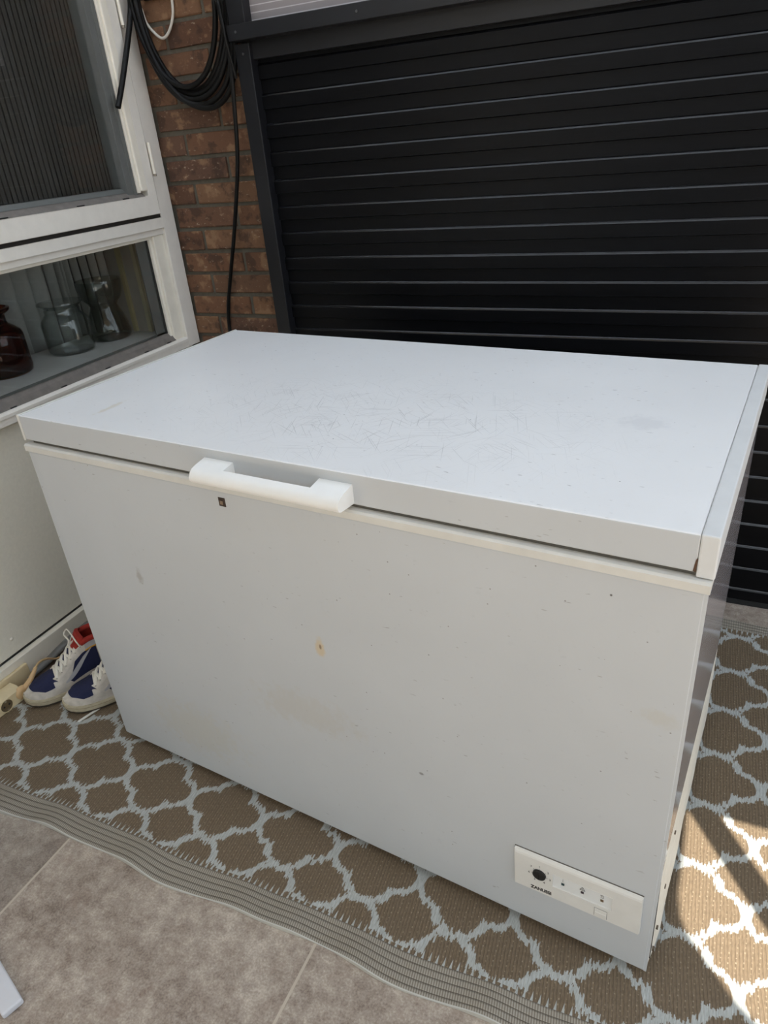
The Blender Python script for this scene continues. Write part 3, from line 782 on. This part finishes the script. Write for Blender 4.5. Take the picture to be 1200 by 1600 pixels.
# trainers ---------------------------------------------------------
NAVY = plain('navy_suede', (29, 35, 70), .85, .12, 150, bump=.3, bscale=600)
SWHITE = plain('scuffed_white_leather', (206, 200, 190), .55, .14, 55, bump=.2, bscale=120)
SOLEM = plain('dirty_cream_sole', (188, 178, 152), .7, .14, 60)
OUTM = plain('dark_outsole', (70, 62, 52), .8)
REDM = plain('red_lining', (158, 44, 34), .9, .1, 90, bump=.3, bscale=500)
GREYL = plain('grey_leather', (178, 178, 182), .55, .05)
YELM = plain('yellow_piping', (216, 160, 44), .6)
LACE = plain('white_lace', (232, 228, 216), .8, .04, 300, bump=.4, bscale=900)
def interp(T, x):
    if x <= T[0][0]: return T[0][1]
    for (a, b), (c, d) in zip(T, T[1:]):
        if x <= c:
            f = (x-a)/(c-a); return b+(d-b)*f
    return T[-1][1]
HWK = .87
HW = [(0, .002), (.004, .016), (.012, .028), (.025, .038), (.045, .046), (.07, .0505), (.10, .0515), (.13, .048), (.16, .043), (.20, .038), (.24, .0355), (.27, .031), (.283, .024), (.292, .010), (.295, .002)]
HT = [(0, .034), (.006, .040), (.02, .049), (.04, .057), (.07, .064), (.095, .073), (.12, .095), (.15, .125), (.175, .146), (.20, .156), (.23, .158), (.26, .164), (.295, .168)]
TW = [(0, .001), (.012, .012), (.03, .020), (.08, .024), (.12, .022), (.165, .026), (.20, .030), (.25, .028), (.28, .018), (.295, .002)]
HW = [(a, b*HWK) for a, b in HW]
NK = 14
def spt(x, k):
    """k 0..NK left flank bottom->top, ..2NK across, ..3NK right flank top->bottom (fractions allowed)"""
    hw, zt, tw = interp(HW, x), interp(HT, x), interp(TW, x)
    zb = .024+.010*max(0, 1-x/.045)**2
    zt = max(zt, zb+.006)
    op = max(0, min(1, (x-.168)/.02))
    if k <= NK or k >= 2*NK:
        a = (k if k <= NK else 3*NK-k)/NK
        sgn = 1 if k <= NK else -1
        y = tw+(hw-tw)*math.cos(a*PI/2)**(.62+.3*op)
        if x > .16: y = max(y, tw+(hw-tw)*(1-a)*.9)
        z = zb+(zt-zb)*(math.sin(a*PI/2)**.92)
        return Vector((x, sgn*y, z))
    f = (k-NK)/NK
    y = tw*(1-2*f)
    q = 1-(abs(1-2*f))**2
    z = zt+.007*q*(1-op)-op*(zt-.045)*(1-abs(1-2*f)**6)
    return Vector((x, y, z))
def patch(fx, ks, off, nx=18, nk=16):
    """fx(k01)->(x0,x1) range of the patch, ks=(k0,k1)"""
    m = MB(); rows = []
    for i in range(nk+1):
        q = i/nk; k = ks[0]+(ks[1]-ks[0])*q
        x0, x1 = fx(q) if callable(fx) else fx
        row = []
        for j in range(nx+1):
            x = x0+(x1-x0)*j/nx
            e = 1e-3
            px = spt(min(x+e, .294), k)-spt(max(x-e, .001), k); pk = spt(x, min(k+.2, 3*NK))-spt(x, max(k-.2, 0))
            n = px.cross(pk)
            n = n.normalized() if n.length > 1e-9 else Vector((0, 0, 1))
            c = Vector((x, 0, .04))
            if n.dot(spt(x, k)-c) < 0: n = -n
            row.append(spt(x, k)+n*off)
        rows.append(row)
    m.grid(rows); return m
def make_shoe():
    r = empty('sneaker')
    # outsole, midsole
    xs = [.0005+.294*(.5-.5*math.cos(PI*i/60)) for i in range(61)]
    def rim(gr, z, spring=True):
        pts = [(x, interp(HW, x)+gr) for x in xs]
        ring = [(x-(gr if x < .02 else 0)+(gr if x > .28 else 0), y) for x, y in pts]+[(x-(gr if x < .02 else 0)+(gr if x > .28 else 0), -y) for x, y in pts[::-1]]
        return [(x, y, z+.010*max(0, 1-x/.05)**2) for x, y in ring]
    m = MB(); V = m.grid([rim(-.004, .0012), rim(.0015, .0012), rim(.0030, .0035), rim(.0030, .0070)], close=True); m.bm.faces.new(V[0]); m.bm.faces.new(V[-1]); m.build('outsole', OUTM, r, 50)
    m = MB(); V = m.grid([rim(.0028, .0072), rim(.0042, .010), rim(.0042, .022), rim(.0030, .0262), rim(-.004, .0268)], close=True); m.bm.faces.new(V[0]); m.bm.faces.new(V[-1]); so = m.build('midsole', SOLEM, r, 40)
    m = MB(); P = [Vector(p)+Vector((0, 0, 0)) for p in rim(.0044, .0195)]; m.tube(P+[P[0]], .0007, 5, cap=False); m.build('sole_stitching', plain('stitch_tan', (150, 138, 112), .8), so)
    # upper shell
    m = MB(); m.grid([[spt(x, k) for k in [i*.75 for i in range(int(3*NK/.75)+1)]] for x in xs]); up = m.build('upper', SWHITE, r, 180); up['label'] = 'scuffed white leather upper'
    # navy toe box, mudguard stays white
    m = patch(lambda q: (.019+.036*abs(2*q-1)**2.4, .108-.016*abs(2*q-1)), (NK*.40, NK*2.60), .0012, 20, 30); tb = m.build('toe_box', NAVY, r, 180); tb['label'] = 'navy suede toe box'
    m = MB()
    for k in range(7):
        p = spt(.055+.006*(k % 3), NK*1.15+k*NK*.11); m.lathe([(0, .0018), (.0009, .0018), (.0011, 0)], (p.x, p.y, p.z), 8)
    m.build('vent_hole', RUBBERB, tb)
    for sgn in (0, 1):
        K = lambda a: NK*a if not sgn else 3*NK-NK*a
        m = patch(lambda q: (.118+.035*q, .215), (K(.16), K(.62)), .0010, 16, 10); qp = m.build('quarter_panel', NAVY, r, 180); qp['label'] = 'navy side panel'
        m = patch(lambda q: (.083+.012*(1-q), .186+.004*q), (K(.60), K(1.0)), .0022, 22, 8); ey = m.build('eyestay', SWHITE, r, 180)
        m = patch(lambda q: (.082, .135-.05*q), (K(.12), K(.72)), .0016, 12, 10); m.build('side_overlay', SWHITE, r, 180)
        # curved grey flash on the flank
        top = []
        m = MB(); rows = []
        for i in range(21):
            f = i/20
            x = .112+.115*f; a0 = .30+.42*f**1.6-.13*math.sin(PI*f)*0; wd = .17*(math.sin(PI*min(1, f*1.15+.06)))**.8*(1-f)**.6+.01
            row = []
            for j in range(5):
                a = a0-wd*.5+wd*j/4
                p = spt(x, K(max(.02, min(.98, a)))); row.append(p+Vector((0, (1 if not sgn else -1)*.0032, .0006)))
            rows.append(row)
        m.grid(rows); sw = m.build('side_flash', GREYL, r, 180); sw['label'] = 'grey curved flash'
        m = patch(lambda q: (.186+.006*q, .245), (K(.60), K(.97)), .0032, 14, 8); ak = m.build('ankle_panel', GREYL, r, 180); ak['label'] = 'grey ankle panel'
        for a in (.60, .985):
            m = MB(); m.tube([spt(.186+.0595*i/12, K(a))+Vector((0, (1 if not sgn else -1)*.0034, .001)) for i in range(13)], .0019, 8); m.build('yellow_piping', YELM, ak, 60)
        # eyelets
        m = MB()
        for e in range(6):
            p = spt(.094+.0165*e, K(.80)); m.lathe([(.0010, .0), (.0022, .0012), (.0026, 0)], (p.x, p.y, p.z+.0022), 10)
        m.build('eyelet', GREYINK, ey)
    # tongue
    m = patch(lambda q: (.098, .172), (NK*1.12, NK*1.88), .0008, 14, 10); tg = m.build('tongue', NAVY, r, 180); tg['label'] = 'navy tongue under the laces'
    rows = []
    for i in range(11):
        f = i/10; x = .158+.024*f; z = .134+.058*f-.012*f*f
        hw = .024+.007*math.sin(PI*f*.8); 
        rows.append([(x-.006*(1-(2*j/10-1)**2), hw*(2*j/10-1), z-.010*(2*j/10-1)**2) for j in range(11)]+[(x+.010-.006*(1-(2*j/10-1)**2), hw*(2*j/10-1), z-.002-.010*(2*j/10-1)**2) for j in range(10, -1, -1)])
    m = MB(); V = m.grid(rows, close=True); m.bm.faces.new(V[0]); m.bm.faces.new(V[-1]); tt = m.build('tongue_top', REDM, tg, 60); tt['label'] = 'red padded tongue top'
    m = patch(lambda q: (.184, .286), (NK*1.0, NK*2.0), .0, 14, 14) 
    for vv in m.bm.verts: vv.co.y *= .93; vv.co.z += .003
    ln = m.build('lining', REDM, r, 180); ln['label'] = 'red lining inside'
    # padded red collar
    P = []
    for i in range(41):
        f = i/40
        if f < .5: x = .180+.112*(f*2); s_ = 1
        else: x = .292-.112*(f*2-1); s_ = -1
        P.append((x, s_*(interp(TW, x)+.001), interp(HT, x)+.004))
    m = MB(); m.tube(P, lambda f: .0078, 12); cl = m.build('padded_collar', REDM, r, 60); cl['label'] = 'red padded collar'
    # laces: bars and crossings
    m = MB(); 
    E = [(.094+.0165*e) for e in range(6)]
    def ep(e, s): p = spt(E[e], NK*.80 if s > 0 else 3*NK-NK*.80); return p+Vector((0, -s*.001, .003))
    def over(a, b, lift):
        mid = (a+b)/2+Vector((0, 0, lift)); return smooth_path([a, a*.72+b*.28+Vector((0, 0, lift*.85)), mid, a*.28+b*.72+Vector((0, 0, lift*.85)), b], 5)
    m.tube(over(ep(0, 1), ep(0, -1), .007), .0044, 8, .5)
    for e in range(5):
        m.tube(over(ep(e, 1), ep(e+1, -1), .0085), .0044, 8, .5)
        m.tube(over(ep(e, -1), ep(e+1, 1), .0105), .0044, 8, .5)
    m.build('lace', LACE, r, 60)
    a, b = ep(5, 1), ep(5, -1)
    m = MB(); m.tube(smooth_path([b, b+Vector((-.006, .004, .020)), Vector((.160, .018, .182)), Vector((.148, .024, .166)), Vector((.154, -.006, .162)), Vector((.150, -.026, .158)), a+Vector((.0, -.02, .012)), a], 8), .0022, 8)
    m.tube(smooth_path([a, a+Vector((-.004, .010, .006)), Vector((.150, .052, .112)), Vector((.140, .064, .095)), Vector((.128, .063, .070))], 8), .0022, 8)
    m.build('loose_lace', LACE, r, 60)
    return r
def copy_tree(o, parent=None):
    c = o.copy(); COL.objects.link(c); c.parent = parent
    for ch in list(o.children): copy_tree(ch, c)
    return c
def place_shoe(r, toe, dr):
    r.location = (toe[0], toe[1], .0032); r.rotation_euler = (0, 0, math.atan2(dr[1], dr[0]))
s1 = make_shoe(); s2 = copy_tree(s1)
place_shoe(s1, (-.361, -.012), (.56, .83)); place_shoe(s2, (-.236, .013), (.65, .76))
tag(s1, 'navy and white trainer with red tongue, nearest the cream socket strip', 'shoe', 'pair of worn trainers')
tag(s2, 'navy and white trainer half hidden behind the freezer, right of its pair', 'shoe', 'pair of worn trainers')

# ------------------------------------------------------------------ white bench whose foot shows at the lower left
WB = plain('white_painted_metal', (206, 206, 210), .4, .02)
bn = empty('garden_bench', (.284, -.603, 0), math.radians(162))
tag(bn, 'white painted bench foot on the bare tiles at the lower left corner', 'bench')
for y in (0, .34):
    m = MB(); m.box(0, .74, y-.019, y+.019, 0, .016, .004, 3); m.build('foot_rail', WB, bn, 40)
    for x in (.36, .66):
        m = MB(); m.box(x, x+.035, y-.018, y+.018, .016, .44, .003); m.build('upright', WB, bn, 40)
m = MB(); m.box(.30, .74, -.04, .38, .44, .462, .005, 3); m.build('seat', WB, bn, 40)

# ------------------------------------------------------------------ veranda roof, post and an added sun-blocking sheet (overhead, beyond the picture)
ELEV = math.radians(58); SD = Vector((-.56*math.cos(ELEV), .83*math.cos(ELEV), -math.sin(ELEV))).normalized()
hz = math.hypot(SD.x, SD.y)
def up(p, z):         # floor point -> where the sun ray to it passes height z
    k = z/-SD.z; return (p[0]-SD.x*k, p[1]-SD.y*k)
RV = up((0, .272), 2.30)[1]
m = MB(); m.box(-.60, 3.4, RV+.02, 1.16, 2.42, 2.44); struct(m.build('ceiling', mat_translucent('opal_roof_sheet', (232, 238, 246), .52)))
m = MB(); m.box(-.47, 3.4, RV, RV+.07, 2.30, 2.42, .003); struct(m.build('trim_9', BLACKM))
pb_ = Vector((1.39, .27))+Vector((.56, -.83)).normalized()*(2.30/math.tan(ELEV)-.035)
m = MB(); m.box(pb_.x-.0215, pb_.x+.0215, pb_.y-.0215, pb_.y+.0215, 0, 2.30, .003); struct(m.build('trim_10', BLACKM))
edge = [(1.357, .42), (1.357, .12), (1.355, .06), (1.362, .016), (1.375, -.011), (1.391, -.030), (1.412, -.055), (1.436, -.079), (1.458, -.105), (1.50, -.135), (1.56, -.16), (1.65, -.185), (1.80, -.20)]
fl = [(-1.25, .42)]+edge+[(1.80, -1.45), (-1.25, -1.45)]
zs_ = 2.46
m = MB(); P = [(*up(p, zs_), zs_) for p in fl]
m.poly_extrude(P, (0, 0, .004))
tag(m.build('sun_blocker', plain('blocker_canvas', (196, 186, 168), .9)), 'unseen sand coloured sheet added overhead to block the sun', 'sun blocker')  # added sheet, cut so that its shadow bounds the sun patch
m = MB(); m.box(-.6, 14, -5.6, -5.5, 0, 2.4); struct(m.build('wall_front', plain('unseen_dark_wall', (84, 82, 74), .9)))  # unseen wall added to cut front light and darken reflections

# ------------------------------------------------------------------ light
su = bpy.data.lights.new('sun', 'SUN'); su.energy = 6.1; su.angle = math.radians(.30); su.color = (1, .93, .82)
so = bpy.data.objects.new('sun', su); COL.objects.link(so)
so.rotation_euler = SD.to_track_quat('-Z', 'Y').to_euler()
so.location = (3, -4, 6)
wd = bpy.data.worlds.new('sky'); S.world = wd; wd.use_nodes = True
bg = wd.node_tree.nodes['Background']; bg.inputs[0].default_value = (.80, .90, 1.0, 1); bg.inputs[1].default_value = .98

# ------------------------------------------------------------------ camera
cam = bpy.data.cameras.new('camera'); co = bpy.data.objects.new('camera', cam); COL.objects.link(co)
R = ((.9064, .4144, -.0819), (.1317, -.4616, -.8773), (-.4013, .7844, -.4729))
rt, dn, fw = (Vector(r) for r in R)
fw.normalize(); rt = (rt-fw*rt.dot(fw)).normalized(); dn = fw.cross(rt)
co.matrix_world = Matrix(((rt.x, -dn.x, -fw.x, 1.2874), (rt.y, -dn.y, -fw.y, -.9083), (rt.z, -dn.z, -fw.z, 1.3490), (0, 0, 0, 1)))
cam.sensor_fit = 'HORIZONTAL'; cam.sensor_width = 36; cam.lens = 1097.93/1200*36
cam.clip_start = .02
S.camera = co
S.view_settings.view_transform = 'Standard'; S.view_settings.look = 'None'; S.view_settings.gamma = 1
S.view_settings.exposure = .95
S.cycles.transparent_max_bounces = 24
S.cycles.max_bounces = 10
S.cycles.diffuse_bounces = 6
